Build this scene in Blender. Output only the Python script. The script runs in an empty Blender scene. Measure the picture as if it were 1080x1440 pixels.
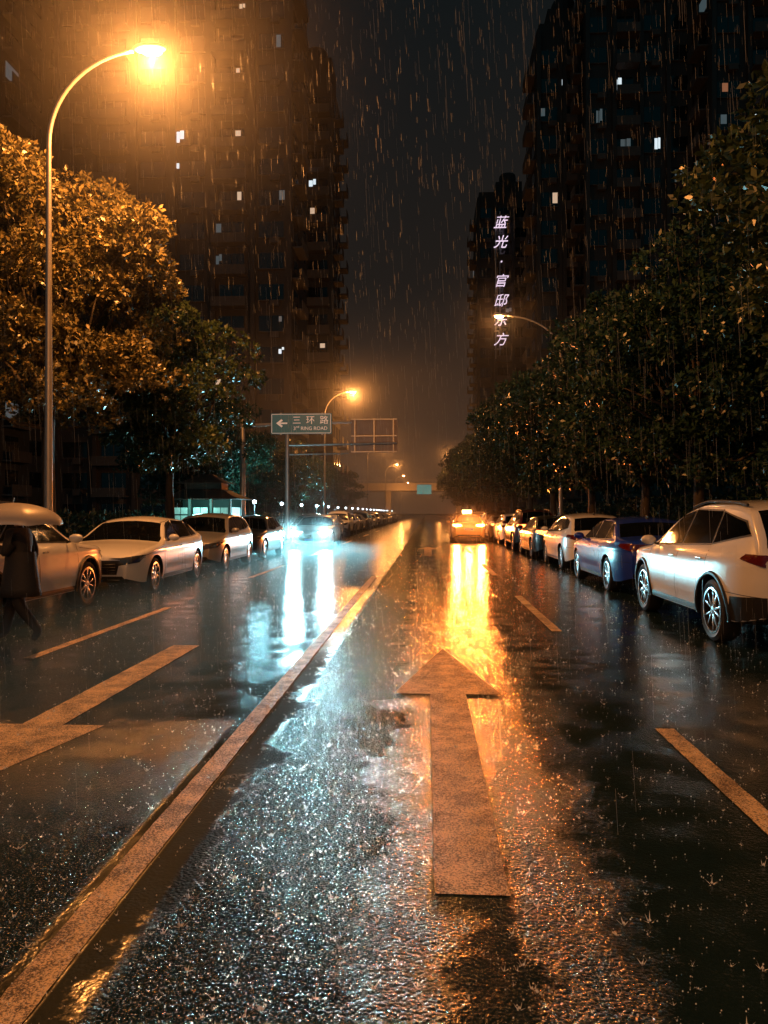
import bpy, bmesh, math, random
import numpy as np
from mathutils import Vector, Matrix
from mathutils.bvhtree import BVHTree
random.seed(7); rng=np.random.default_rng(7)
scene=bpy.context.scene
R=math.radians
try:
    scene.view_settings.view_transform='Standard'; scene.view_settings.look='None'
except Exception: pass
COL=scene.collection
# ------------------------------------------------------------------ helpers
def link(o,parent=None):
    COL.objects.link(o)
    if parent is not None: o.parent=parent
    return o
def empty(name,loc=(0,0,0),rz=0):
    e=bpy.data.objects.new(name,None); e.location=loc; e.rotation_euler=(0,0,rz); e.empty_display_size=.3
    return link(e)
class MB:
    def __init__(s): s.v=[]; s.f=[]; s.m=[]
    def add(s,vs,fs,m=0):
        b=len(s.v); s.v+= [tuple(p) for p in vs]; s.f+=[tuple(b+i for i in f) for f in fs]; s.m+=[m]*len(fs)
    def box(s,c,d,m=0,rot=None,bev=0):
        x,y,z=[k/2 for k in d]
        if bev>0:
            bm=bmesh.new(); bmesh.ops.create_cube(bm,size=1)
            for v in bm.verts: v.co=Vector((v.co.x*d[0],v.co.y*d[1],v.co.z*d[2]))
            bmesh.ops.bevel(bm,geom=bm.edges[:],offset=bev,segments=2,affect='EDGES',profile=.5)
            bm.verts.index_update()
            vs=[v.co.copy() for v in bm.verts]; fs=[[v.index for v in f.verts] for f in bm.faces]; bm.free()
        else:
            vs=[Vector(p) for p in [(-x,-y,-z),(x,-y,-z),(x,y,-z),(-x,y,-z),(-x,-y,z),(x,-y,z),(x,y,z),(-x,y,z)]]
            fs=[(0,3,2,1),(4,5,6,7),(0,1,5,4),(1,2,6,5),(2,3,7,6),(3,0,4,7)]
        if rot is not None: vs=[rot@v for v in vs]
        c=Vector(c); s.add([v+c for v in vs],fs,m)
    def tube(s,pts,rad,n=8,m=0,cap=True,ref=None):
        pts=[Vector(p) for p in pts]; rings=[]
        for i,p in enumerate(pts):
            t=(pts[min(i+1,len(pts)-1)]-pts[max(i-1,0)]).normalized()
            a=Vector(ref) if ref else (Vector((0,0,1)) if abs(t.z)<.9 else Vector((1,0,0)))
            u=t.cross(a).normalized(); w=t.cross(u)
            r=rad[i] if hasattr(rad,'__len__') else rad
            rings.append([p+u*math.cos(2*math.pi*k/n)*r+w*math.sin(2*math.pi*k/n)*r for k in range(n)])
        vs=[q for r_ in rings for q in r_]; fs=[]
        for i in range(len(pts)-1):
            for k in range(n):
                a=i*n+k;b=i*n+(k+1)%n; fs.append((a,b,b+n,a+n))
        if cap: fs.append(tuple(range(n))[::-1]); fs.append(tuple((len(pts)-1)*n+k for k in range(n)))
        s.add(vs,fs,m)
    def lathe(s,prof,n=24,m=0,M=None):
        vs=[];fs=[]
        for (r,h) in prof:
            for k in range(n):
                a=2*math.pi*k/n; vs.append(Vector((r*math.cos(a),r*math.sin(a),h)))
        for i in range(len(prof)-1):
            for k in range(n):
                a=i*n+k;b=i*n+(k+1)%n; fs.append((a,b,b+n,a+n))
        if M is not None: vs=[M@v for v in vs]
        s.add(vs,fs,m)
    def ell(s,c,r,m=0,nu=14,nv=10,M=None):
        vs=[];fs=[]
        for j in range(nv+1):
            t=math.pi*j/nv
            for i in range(nu):
                a=2*math.pi*i/nu; v=Vector((r[0]*math.sin(t)*math.cos(a),r[1]*math.sin(t)*math.sin(a),r[2]*math.cos(t)))
                if M is not None: v=M@v
                vs.append(v+Vector(c))
        for j in range(nv):
            for i in range(nu):
                a=j*nu+i;b=j*nu+(i+1)%nu; fs.append((a,b,b+nu,a+nu)[::-1])
        s.add(vs,fs,m)
    def mesh(s,name,mats,smooth=False):
        me=bpy.data.meshes.new(name); me.from_pydata(s.v,[],s.f)
        for mt in mats: me.materials.append(mt)
        me.polygons.foreach_set('material_index',s.m)
        if smooth: me.polygons.foreach_set('use_smooth',[True]*len(s.f))
        me.update(); return me
    def obj(s,name,mats,parent=None,smooth=False,loc=(0,0,0)):
        o=bpy.data.objects.new(name,s.mesh(name,mats,smooth)); o.location=loc
        return link(o,parent)
def smooth_by_angle(me,ang=35):
    try:
        me.polygons.foreach_set('use_smooth',[True]*len(me.polygons)); me.set_sharp_from_angle(angle=R(ang))
    except Exception: pass
# ------------------------------------------------------------------ materials
def mat(name,col=(.5,.5,.5),rough=.5,metal=0,coat=0,emit=None,es=0,var=.25,vscale=3,bump=0,bscale=60,trans=0,spec=None):
    m=bpy.data.materials.new(name); m.use_nodes=True; nt=m.node_tree; N=nt.nodes; L=nt.links
    b=N['Principled BSDF']
    b.inputs['Roughness'].default_value=rough; b.inputs['Metallic'].default_value=metal
    b.inputs['Coat Weight'].default_value=coat; b.inputs['Coat Roughness'].default_value=.06
    if spec is not None: b.inputs['Specular IOR Level'].default_value=spec
    tc=N.new('ShaderNodeTexCoord'); no=N.new('ShaderNodeTexNoise'); no.inputs['Scale'].default_value=vscale; no.inputs['Detail'].default_value=4
    L.new(tc.outputs['Object'],no.inputs['Vector'])
    mx=N.new('ShaderNodeMix'); mx.data_type='RGBA'
    mx.inputs['A'].default_value=(*[c*(1-var) for c in col],1); mx.inputs['B'].default_value=(*[min(1,c*(1+var)) for c in col],1)
    L.new(no.outputs['Fac'],mx.inputs['Factor']); L.new(mx.outputs['Result'],b.inputs['Base Color'])
    if emit:
        b.inputs['Emission Color'].default_value=(*emit,1); b.inputs['Emission Strength'].default_value=es
    if bump:
        n2=N.new('ShaderNodeTexNoise'); n2.inputs['Scale'].default_value=bscale; n2.inputs['Detail'].default_value=3
        L.new(tc.outputs['Object'],n2.inputs['Vector'])
        bp=N.new('ShaderNodeBump'); bp.inputs['Strength'].default_value=bump; bp.inputs['Distance'].default_value=.01
        L.new(n2.outputs['Fac'],bp.inputs['Height']); L.new(bp.outputs['Normal'],b.inputs['Normal'])
        if coat: L.new(bp.outputs['Normal'],b.inputs['Coat Normal'])
    return m
SOD=(1.0,.35,.075); COOL=(.32,.86,1.0)
M_metal=mat('lamp_steel',(.35,.34,.33),.4,.6,var=.2)
M_black=mat('black_plastic',(.012,.012,.013),.45)
M_rubber=mat('tyre_rubber',(.015,.015,.016),.6,bump=.2)
M_chrome=mat('chrome',(.6,.6,.6),.18,1)
M_rim=mat('alloy_rim',(.65,.65,.66),.25,.9)
M_glass=mat('car_glass',(.003,.004,.005),.05,0,bump=.02,bscale=110,spec=.22)
M_well=mat('wheel_well',(.006,.006,.006),.8)
M_plate=mat('number_plate',(.03,.12,.45),.4)
M_hl=mat('headlight_glass',(.06,.065,.07),.08,.3,coat=1)
M_tl=mat('taillight_red',(.10,.006,.005),.15,0,coat=1)
M_hl_on=mat('headlight_lit',(.9,.9,.9),.2,emit=(.75,.95,1),es=110)
M_tl_on=mat('taillight_lit',(.8,.2,.05),.2,emit=(1,.28,.045),es=70)
M_tl_dim=mat('taillight_glow',(.8,.1,.05),.2,emit=(1,.2,.04),es=10)
M_amber=mat('roof_sign_lit',(.8,.5,.1),.3,emit=(1,.5,.15),es=16)
M_sod=mat('sodium_lens',(1,.6,.3),.3,emit=(1,.60,.27),es=90)
def paint(name,col,metal=0.): return mat(name,col,.28,metal,coat=1,bump=.05,bscale=140,var=.08)
P_white=paint('paint_white',(.74,.75,.76)); P_silver=paint('paint_silver',(.38,.38,.38),.5); P_blue=paint('paint_blue',(.008,.035,.38),0)
P_black=paint('paint_black',(.01,.01,.012)); P_grey=paint('paint_grey',(.12,.12,.125),.4); P_taxi=paint('paint_taxi',(.55,.3,.06)); P_wine=paint('paint_wine',(.10,.01,.01),.2)
def leafmat(name,c1,c2):
    m=bpy.data.materials.new(name); m.use_nodes=True; nt=m.node_tree;N=nt.nodes;L=nt.links
    b=N['Principled BSDF']
    g=N.new('ShaderNodeNewGeometry'); r=N.new('ShaderNodeValToRGB'); r.color_ramp.elements[0].color=(*c1,1); r.color_ramp.elements[1].color=(*c2,1)
    L.new(g.outputs['Random Per Island'],r.inputs['Fac']); L.new(r.outputs['Color'],b.inputs['Base Color'])
    b.inputs['Roughness'].default_value=.34
    return m
M_leaf=leafmat('foliage_leaf',(.05,.055,.02),(.27,.21,.08))
M_leafm=leafmat('foliage_leaf_mid',(.03,.06,.022),(.08,.11,.042))
M_leafd=leafmat('foliage_leaf_dark',(.014,.040,.024),(.034,.074,.040))
M_bark=mat('bark',(.05,.04,.03),.8,bump=.7,bscale=25,vscale=8)
# ------------------------------------------------------------------ world
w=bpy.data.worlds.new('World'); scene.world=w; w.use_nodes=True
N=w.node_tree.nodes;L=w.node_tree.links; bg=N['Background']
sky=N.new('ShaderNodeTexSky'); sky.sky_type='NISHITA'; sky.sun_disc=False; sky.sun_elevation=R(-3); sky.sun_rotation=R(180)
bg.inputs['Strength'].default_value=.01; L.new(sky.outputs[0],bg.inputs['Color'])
tc=N.new('ShaderNodeTexCoord'); sp=N.new('ShaderNodeSeparateXYZ'); L.new(tc.outputs['Generated'],sp.inputs[0])
cr=N.new('ShaderNodeValToRGB'); e=cr.color_ramp.elements
e[0].position=0.0; e[0].color=(.055,.030,.018,1); e[1].position=1; e[1].color=(.0020,.0100,.0125,1)
for p_,c_ in ((.12,(.032,.020,.0135,1)),(.30,(.0140,.0108,.0088,1)),(.57,(.0058,.0076,.0080,1))):
    k=e.new(p_); k.color=c_
L.new(sp.outputs['Z'],cr.inputs[0])
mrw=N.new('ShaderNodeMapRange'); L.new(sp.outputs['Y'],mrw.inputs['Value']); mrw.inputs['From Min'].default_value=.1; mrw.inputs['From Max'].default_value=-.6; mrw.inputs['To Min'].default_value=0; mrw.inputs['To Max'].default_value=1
mxw=N.new('ShaderNodeMix'); mxw.data_type='RGBA'; L.new(mrw.outputs[0],mxw.inputs['Factor']); L.new(cr.outputs[0],mxw.inputs['A']); mxw.inputs['B'].default_value=(.007,.060,.075,1)  # teal glow added behind the camera to tint surfaces facing it
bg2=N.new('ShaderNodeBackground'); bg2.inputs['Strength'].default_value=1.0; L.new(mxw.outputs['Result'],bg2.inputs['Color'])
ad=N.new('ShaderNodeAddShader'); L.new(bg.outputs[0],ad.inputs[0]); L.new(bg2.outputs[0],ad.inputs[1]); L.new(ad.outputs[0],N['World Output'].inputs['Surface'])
# ------------------------------------------------------------------ camera
cd=bpy.data.cameras.new('camera'); cam=bpy.data.objects.new('camera',cd); link(cam); scene.camera=cam
cd.sensor_fit='VERTICAL'; cd.sensor_height=36; cd.lens=26; cd.clip_end=3000; cd.clip_start=.05
cam.location=(0,0,1.5); cam.rotation_euler=(R(90.1),0,R(3.3))
# ------------------------------------------------------------------ road material
def nodes(m): return m.node_tree.nodes,m.node_tree.links
def math_n(N,L,op,a,b=None,clamp=False):
    n=N.new('ShaderNodeMath'); n.operation=op; n.use_clamp=clamp
    for i,v in enumerate((a,b)):
        if v is None: continue
        if isinstance(v,(int,float)): n.inputs[i].default_value=v
        else: L.new(v,n.inputs[i])
    return n.outputs[0]
def mrange(N,L,v,a,b,c=0.,d=1.):
    n=N.new('ShaderNodeMapRange'); n.interpolation_type='SMOOTHSTEP'
    L.new(v,n.inputs['Value'])
    for k_,x in zip(('From Min','From Max','To Min','To Max'),(a,b,c,d)): n.inputs[k_].default_value=x
    return n.outputs[0]
def fmix(N,L,f,a,b):
    n=N.new('ShaderNodeMix'); n.data_type='FLOAT'; L.new(f,n.inputs['Factor'])
    for k_,v in (('A',a),('B',b)):
        if isinstance(v,(int,float)): n.inputs[k_].default_value=v
        else: L.new(v,n.inputs[k_])
    return n.outputs['Result']
def noise(N,L,vec,scale,detail=3,rough=.5):
    n=N.new('ShaderNodeTexNoise'); n.inputs['Scale'].default_value=scale; n.inputs['Detail'].default_value=detail; n.inputs['Roughness'].default_value=rough
    L.new(vec,n.inputs['Vector']); return n.outputs['Fac']
M_road=bpy.data.materials.new('wet_asphalt'); M_road.use_nodes=True; N,L=nodes(M_road); b=N['Principled BSDF']
g=N.new('ShaderNodeNewGeometry'); P=g.outputs['Position']; sp=N.new('ShaderNodeSeparateXYZ'); L.new(P,sp.inputs[0]); X=sp.outputs['X']; Y=sp.outputs['Y']
nl=noise(N,L,P,1.6,9,.72); nm=noise(N,L,P,2.6,5)
Xp=math_n(N,L,'ADD',X,math_n(N,L,'MULTIPLY',math_n(N,L,'SUBTRACT',nl,.5),1.2))
Yp=math_n(N,L,'ADD',Y,math_n(N,L,'MULTIPLY',math_n(N,L,'SUBTRACT',nl,.5),4.0))
bandA=math_n(N,L,'MULTIPLY',mrange(N,L,X,-1.06,-.98),mrange(N,L,Xp,-.30,.40,1,0))
bandB=math_n(N,L,'MULTIPLY',mrange(N,L,Yp,3.2,6.2,1,0),mrange(N,L,X,-1.40,-1.34,1,0))
bandC=math_n(N,L,'MULTIPLY',math_n(N,L,'MULTIPLY',mrange(N,L,Xp,.25,.4),mrange(N,L,Xp,.5,.95,.9,0)),mrange(N,L,Y,9,12,1,0))
rough_mask=math_n(N,L,'ADD',math_n(N,L,'ADD',bandA,bandB),bandC,True)
rough_mask=math_n(N,L,'MAXIMUM',rough_mask,math_n(N,L,'MULTIPLY',mrange(N,L,nm,.3,.7),.2))
tar=math_n(N,L,'MULTIPLY',math_n(N,L,'MULTIPLY',mrange(N,L,X,-1.185,-1.17),mrange(N,L,Xp,-1.03,-.96,1,0)),mrange(N,L,Yp,7,10,1,0))
grain=N.new('ShaderNodeTexVoronoi'); grain.inputs['Scale'].default_value=64; L.new(P,grain.inputs['Vector'])
gn=noise(N,L,P,90,3,.6); gs=noise(N,L,P,120,3,.6)
hgt=math_n(N,L,'ADD',math_n(N,L,'MULTIPLY',grain.outputs['Distance'],-1.0),gn)
b1=N.new('ShaderNodeBump'); b1.inputs['Distance'].default_value=.014
L.new(hgt,b1.inputs['Height']); L.new(math_n(N,L,'ADD',math_n(N,L,'MULTIPLY',rough_mask,.85),.02),b1.inputs['Strength'])
rip=noise(N,L,P,16,2); b2=N.new('ShaderNodeBump'); b2.inputs['Distance'].default_value=.006; b2.inputs['Strength'].default_value=.25
L.new(rip,b2.inputs['Height']); L.new(b1.outputs[0],b2.inputs['Normal']); L.new(b2.outputs[0],b.inputs['Normal'])
rg=math_n(N,L,'ADD',math_n(N,L,'MULTIPLY',rough_mask,.04),math_n(N,L,'ADD',.13,math_n(N,L,'MULTIPLY',nm,.08)))
L.new(fmix(N,L,tar,rg,.55),b.inputs['Roughness'])
r=N.new('ShaderNodeValToRGB'); r.color_ramp.elements[0].color=(.003,.012,.015,1); r.color_ramp.elements[1].color=(.013,.032,.037,1)
L.new(math_n(N,L,'MULTIPLY',gn,nm),r.inputs[0]); r.color_ramp.elements[1].position=.6; L.new(r.outputs[0],b.inputs['Base Color'])
glint=mrange(N,L,gs,.52,.60,.0,3.2)
sp1=fmix(N,L,rough_mask,.85,glint)
L.new(fmix(N,L,tar,sp1,.06),b.inputs['Specular IOR Level'])
# marking paint
M_mark=bpy.data.materials.new('road_marking_paint'); M_mark.use_nodes=True; N,L=nodes(M_mark); b=N['Principled BSDF']
g=N.new('ShaderNodeNewGeometry'); P=g.outputs['Position']
n1=noise(N,L,P,130,3,.7); n2=noise(N,L,P,4.5,6,.65)
wear=mrange(N,L,math_n(N,L,'ADD',math_n(N,L,'MULTIPLY',n1,1.3),math_n(N,L,'MULTIPLY',n2,.7)),.86,1.14)
r=N.new('ShaderNodeMix'); r.data_type='RGBA'; r.inputs['A'].default_value=(.07,.045,.028,1); r.inputs['B'].default_value=(.90,.68,.42,1)
L.new(wear,r.inputs['Factor']); L.new(r.outputs['Result'],b.inputs['Base Color'])
b.inputs['Roughness'].default_value=.45; b.inputs['Specular IOR Level'].default_value=.35
bp=N.new('ShaderNodeBump'); bp.inputs['Strength'].default_value=.8; bp.inputs['Distance'].default_value=.006; L.new(n1,bp.inputs['Height']); L.new(bp.outputs[0],b.inputs['Normal'])
M_ground=mat('dark_soil',(.03,.03,.026),.8,bump=.5,bscale=8)
M_pave=bpy.data.materials.new('wet_paving'); M_pave.use_nodes=True; N,L=nodes(M_pave); b=N['Principled BSDF']
g=N.new('ShaderNodeNewGeometry'); br=N.new('ShaderNodeTexBrick'); br.inputs['Scale'].default_value=2.5; L.new(g.outputs['Position'],br.inputs['Vector'])
br.inputs['Color1'].default_value=(.07,.065,.06,1); br.inputs['Color2'].default_value=(.10,.09,.08,1); br.inputs['Mortar'].default_value=(.02,.02,.02,1)
L.new(br.outputs['Color'],b.inputs['Base Color']); b.inputs['Roughness'].default_value=.25
M_kerb=mat('kerb_stone',(.16,.15,.14),.4,bump=.3,bscale=40)
# ------------------------------------------------------------------ ground, road
def sheet(name,x0,x1,y0,y1,z,m):
    q=MB(); q.add([(x0,y0,z),(x1,y0,z),(x1,y1,z),(x0,y1,z)],[(0,1,2,3)]); return q.obj(name,[m])
sheet('ground',-1500,1500,-600,2500,-.02,M_ground)
sheet('road',-7.0,5.4,-60,900,0,M_road)
for nm_,x0,x1,kx in (('pavement',-13.5,-7.15,-7.075),('pavement',5.55,11.5,5.475)):
    q=MB(); q.box(((x0+x1)/2,170,.055),(x1-x0,460,.13)); q.obj(nm_,[M_pave])
    q=MB(); y=-60
    while y<260:
        q.box((kx,y+.495,.05),(.147,.985,.16),bev=.012); y+=1
    q.box((kx,580,.05),(.147,640,.16)); q.obj('kerb',[M_kerb])
q=MB(); Z=.004; rm=random.Random(5)
def strip(x,wd,y0,y1,seg=.05):
    n=max(2,int((y1-y0)/seg)) if y0<20 else 2
    jl=[rm.uniform(-.003,.003) for _ in range(n+1)]; jr=[rm.uniform(-.003,.003) for _ in range(n+1)]
    vs=[];fs=[]
    for i in range(n+1):
        y=y0+(y1-y0)*i/n; vs+=[(x-wd/2+jl[i],y,Z),(x+wd/2+jr[i],y,Z)]
    for i in range(n): fs.append((2*i,2*i+1,2*i+3,2*i+2))
    q.add(vs,fs)
def poly(pts): q.add([(a,b_,Z) for a,b_ in pts],[tuple(range(len(pts)))])
strip(-1.25,.13,-10,17.5)
strip(.1775,.295,2.92,6.15); poly([(-.27,6.15),(.62,6.15),(.178,8.2)])
strip(-2.72,.30,5.1,8.25); poly([(-3.17,5.1),(-2.72,3.05),(-2.27,5.1)])
for a,c in ((-6,5.25),(9.5,13.5),(18,22),(28,32),(38,42),(48,52),(60,64)): strip(1.65,.13,a,c)
strip(-4.1,.12,-8,4); strip(-4.1,.12,7.4,11.6)
for a in (17,26,36,48,60): strip(-4.1,.12,a,a+4)
strip(.05,.3,26,31); poly([(-.4,31),(.5,31),(.05,33)])
q.obj('road_marking',[M_mark])
# ------------------------------------------------------------------ mist puffs added for light halos
def mistmat(name,k,Rr,pw,aniso=.2):
    m=bpy.data.materials.new(name); m.use_nodes=True; N,L=nodes(m); N.remove(N['Principled BSDF'])
    tc=N.new('ShaderNodeTexCoord'); ln=N.new('ShaderNodeVectorMath'); ln.operation='LENGTH'; L.new(tc.outputs['Object'],ln.inputs[0])
    a=math_n(N,L,'SUBTRACT',1.0,math_n(N,L,'DIVIDE',ln.outputs['Value'],Rr),True); p=math_n(N,L,'POWER',a,pw); d=math_n(N,L,'MULTIPLY',p,k)
    v=N.new('ShaderNodeVolumeScatter'); v.inputs['Anisotropy'].default_value=aniso; L.new(d,v.inputs['Density']); L.new(v.outputs[0],N['Material Output'].inputs['Volume'])
    try: m.cycles.volume_step_rate=2.5
    except Exception: pass
    return m
M_puff=mistmat('lamp_halo_mist',.036,6.5,3.2)  # denser mist balls added around street lamps to give them halos
pq=MB(); pq.ell((0,0,0),(6.5,6.5,6.5),0,20,12); puff_me=pq.mesh('halo_mist',[M_puff],True)
# ------------------------------------------------------------------ street lamps
def light(name,kind,loc,power,col,radius=.1,parent=None,rot=None,spot=None,blend=.5):
    l=bpy.data.lights.new(name,kind); l.energy=power; l.color=col; l.shadow_soft_size=radius
    if kind=='SPOT': l.spot_size=R(spot); l.spot_blend=blend
    o=bpy.data.objects.new(name,l); o.location=loc
    if rot: o.rotation_euler=rot
    return link(o,parent)
def street_lamp(x,y,h,arm,power,col=SOD,puff=1.):
    e=empty('street_lamp',(x,y,0)); s=1 if arm>0 else -1; a=abs(arm)
    q=MB(); q.tube([(0,0,0),(0,0,.35)],[.16,.14],12); q.lathe([(.0,.02),(.24,.02),(.24,.05),(.12,.07)],12)
    pts=[(0,0,.3)]; rad=[.085]
    for i in range(1,9): pts.append((0,0,.3+(h-2.2)*i/8)); rad.append(.085-.038*i/8)
    z0=h-1.9
    for i in range(1,17):
        t=i/16*math.pi/2*.94
        pts.append((s*(a-.35)*(1-math.cos(t)),0,z0+1.75*math.sin(t))); rad.append(.047-.018*i/16)
    q.tube(pts,rad,12,ref=(0,1,0)); q.obj('pole',[M_metal],e,True)
    ex,_,ez=pts[-1]
    q=MB(); q.ell((ex+s*.33,0,ez+.05),(.34,.14,.08),0); q.ell((ex+s*.38,0,ez-.005),(.20,.11,.085),1); q.obj('lamp_head',[M_metal,M_sod],e,True)
    light('sodium_bulb','POINT',(ex+s*.38,0,ez-.19),power,col,.10,e)
    if puff:
        o=bpy.data.objects.new('halo_mist',puff_me); o.location=(ex+s*.38,0,ez-.1); o.scale=(puff,)*3; link(o,e)
for y,p,pf in ((-25,3800,0),(14,4300,1),(53,4200,.6),(92,1800,.7),(132,1800,.8),(172,1400,0),(212,1400,0)): street_lamp(-7.35,y,10.6 if y==14 else 10.4,2.2,p,SOD,pf)
for y,p,pf in ((-7,2300,0),(33,260,.7),(108,1400,.8)): street_lamp(5.9,y,10.4,-2.9,p,SOD,pf)
# ------------------------------------------------------------------ trees
def leaves_mesh(P_,D_,length):
    n=len(P_); rl=rng.uniform(.7,1.25,n)[:,None]*length
    D_=D_/np.linalg.norm(D_,axis=1)[:,None]
    a=rng.normal(size=(n,3)); S=np.cross(D_,a); S/=np.linalg.norm(S,axis=1)[:,None]
    U=np.cross(S,D_)
    v=np.empty((n,4,3)); v[:,0]=P_; v[:,1]=P_+D_*rl*.5+S*rl*.24+U*rl*.07; v[:,2]=P_+D_*rl; v[:,3]=P_+D_*rl*.5-S*rl*.24+U*rl*.07
    return v.reshape(-1,3)
def tree_meshes(name,rx,ry,rz,zc,nl,nros,leaf,mat_,seed,lr=1.0):
    global rng; rng=np.random.default_rng(seed); rnd=random.Random(seed)
    lob=[]
    for _ in range(nl):
        d=rng.normal(size=3); d/=np.linalg.norm(d); f=rng.uniform(.35,1)**.55
        lob.append((np.array([d[0]*rx*f,d[1]*ry*f,zc+d[2]*rz*f]),rng.uniform(.55,1.0)*min(rx,rz)/3.0*lr))
    Ps=[];Ds=[]
    for c,r in lob:
        d=rng.normal(size=(nros,3)); d[:,2]=np.abs(d[:,2])*1.0-.35; d/=np.linalg.norm(d,axis=1)[:,None]
        cen=c+d*r*rng.uniform(.6,1.1,(nros,1))*np.array([1.25,1.25,.8])
        k=9
        for j in range(k):
            dd=d*.55+rng.normal(size=(nros,3))*.75; dd[:,2]-=.15
            Ps.append(cen+rng.normal(size=(nros,3))*.03); Ds.append(dd)
    Pn=np.concatenate(Ps);Dn=np.concatenate(Ds)
    V=leaves_mesh(Pn,Dn,leaf)
    n=len(Pn); me=bpy.data.meshes.new(name+'_leaves'); me.vertices.add(len(V)); me.vertices.foreach_set('co',V.ravel())
    me.loops.add(n*4); me.loops.foreach_set('vertex_index',np.arange(n*4,dtype=np.int32)); me.polygons.add(n); me.polygons.foreach_set('loop_start',np.arange(0,n*4,4,dtype=np.int32))
    me.update(calc_edges=True); me.validate(); me.materials.append(mat_)
    q=MB(); th=zc-rz*.55
    q.tube([(0,0,-.05),(.02,.01,.5),(-.05,.04,th*.6),(.04,0,th),(0,.03,zc+rz*.3)],[.22,.16,.13,.11,.04],10)
    for c,r in lob[:26]:
        z0=rnd.uniform(th*.7,zc); p0=Vector((0,0,z0)); p2=Vector(c); pm=(p0+p2)/2+Vector((rnd.uniform(-.2,.2),rnd.uniform(-.2,.2),-.25))
        q.tube([p0,pm,p2],[.07,.045,.015],6)
    return me,q.mesh(name+'_trunk',[M_bark],True)
def put_tree(t,x,y,rz=0,s=1,name='broadleaf_tree'):
    e=empty(name,(x,y,.1),rz); e.scale=(s,s,s)
    for nm_,me in (('foliage',t[0]),('trunk',t[1])): link(bpy.data.objects.new(nm_,me),e)
T1=tree_meshes('treeA',3.3,3.1,3.4,6.6,78,92,.135,M_leaf,11,.82)
T2=tree_meshes('treeB',2.9,2.8,3.1,5.2,62,60,.165,M_leafd,12,.9)
T3=tree_meshes('treeC',2.8,2.8,3.0,5.0,62,60,.16,M_leafd,13,.9)
T4=tree_meshes('treeD',2.6,2.6,2.7,5.5,70,64,.145,M_leafm,15,.9)
put_tree(T1,-9.1,17.4,0.3)
put_tree(T4,-7.9,22.5,1.0,.93)
for i,(y,s) in enumerate(((29,.82),(36,.85),(44,.82),(53,.78),(63,.8),(75,.8),(88,.85))): put_tree(T2 if i%2 else T3,-10-.4*(i%3),y,i*1.3,s)
put_tree(T4,6.8,10.4,.5,1.0)
for i,(x,y,s) in enumerate(((8.6,16.0,.95),(7.2,20,1.0),(7.2,25,1.08),(6.7,30.5,1.1),(6.3,37,1.1),(6.1,44,1.1),(5.9,52,1.1),(5.7,61,1.1),(5.5,71,1.12),(5.5,83,1.15),(5.5,97,1.15),(5.5,112,1.2),(10.5,12.6,1.05),(11.5,19,1.15),(11.5,26,1.2),(11.5,35,1.2),(11.5,45,1.2))):
    put_tree(T2 if i%2 else T3,x,y,i*1.7,s)
def hedge(x,y0,y1,wd,h):
    n=int((y1-y0)*300); Pn=np.stack([rng.uniform(x-wd/2,x+wd/2,n),rng.uniform(y0,y1,n),.1+h*rng.uniform(.05,1,n)**.6],1); Dn=rng.normal(size=(n,3)); Dn[:,2]+=.4
    V=leaves_mesh(Pn,Dn,.16); me=bpy.data.meshes.new('hedge'); me.from_pydata(V.tolist(),[],[(4*i,4*i+1,4*i+2,4*i+3) for i in range(n)]); me.materials.append(M_leafd)
    link(bpy.data.objects.new('hedge',me))
hedge(-10.2,8,60,1.1,1.4); hedge(8.6,6,60,1.4,2.0)
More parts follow.
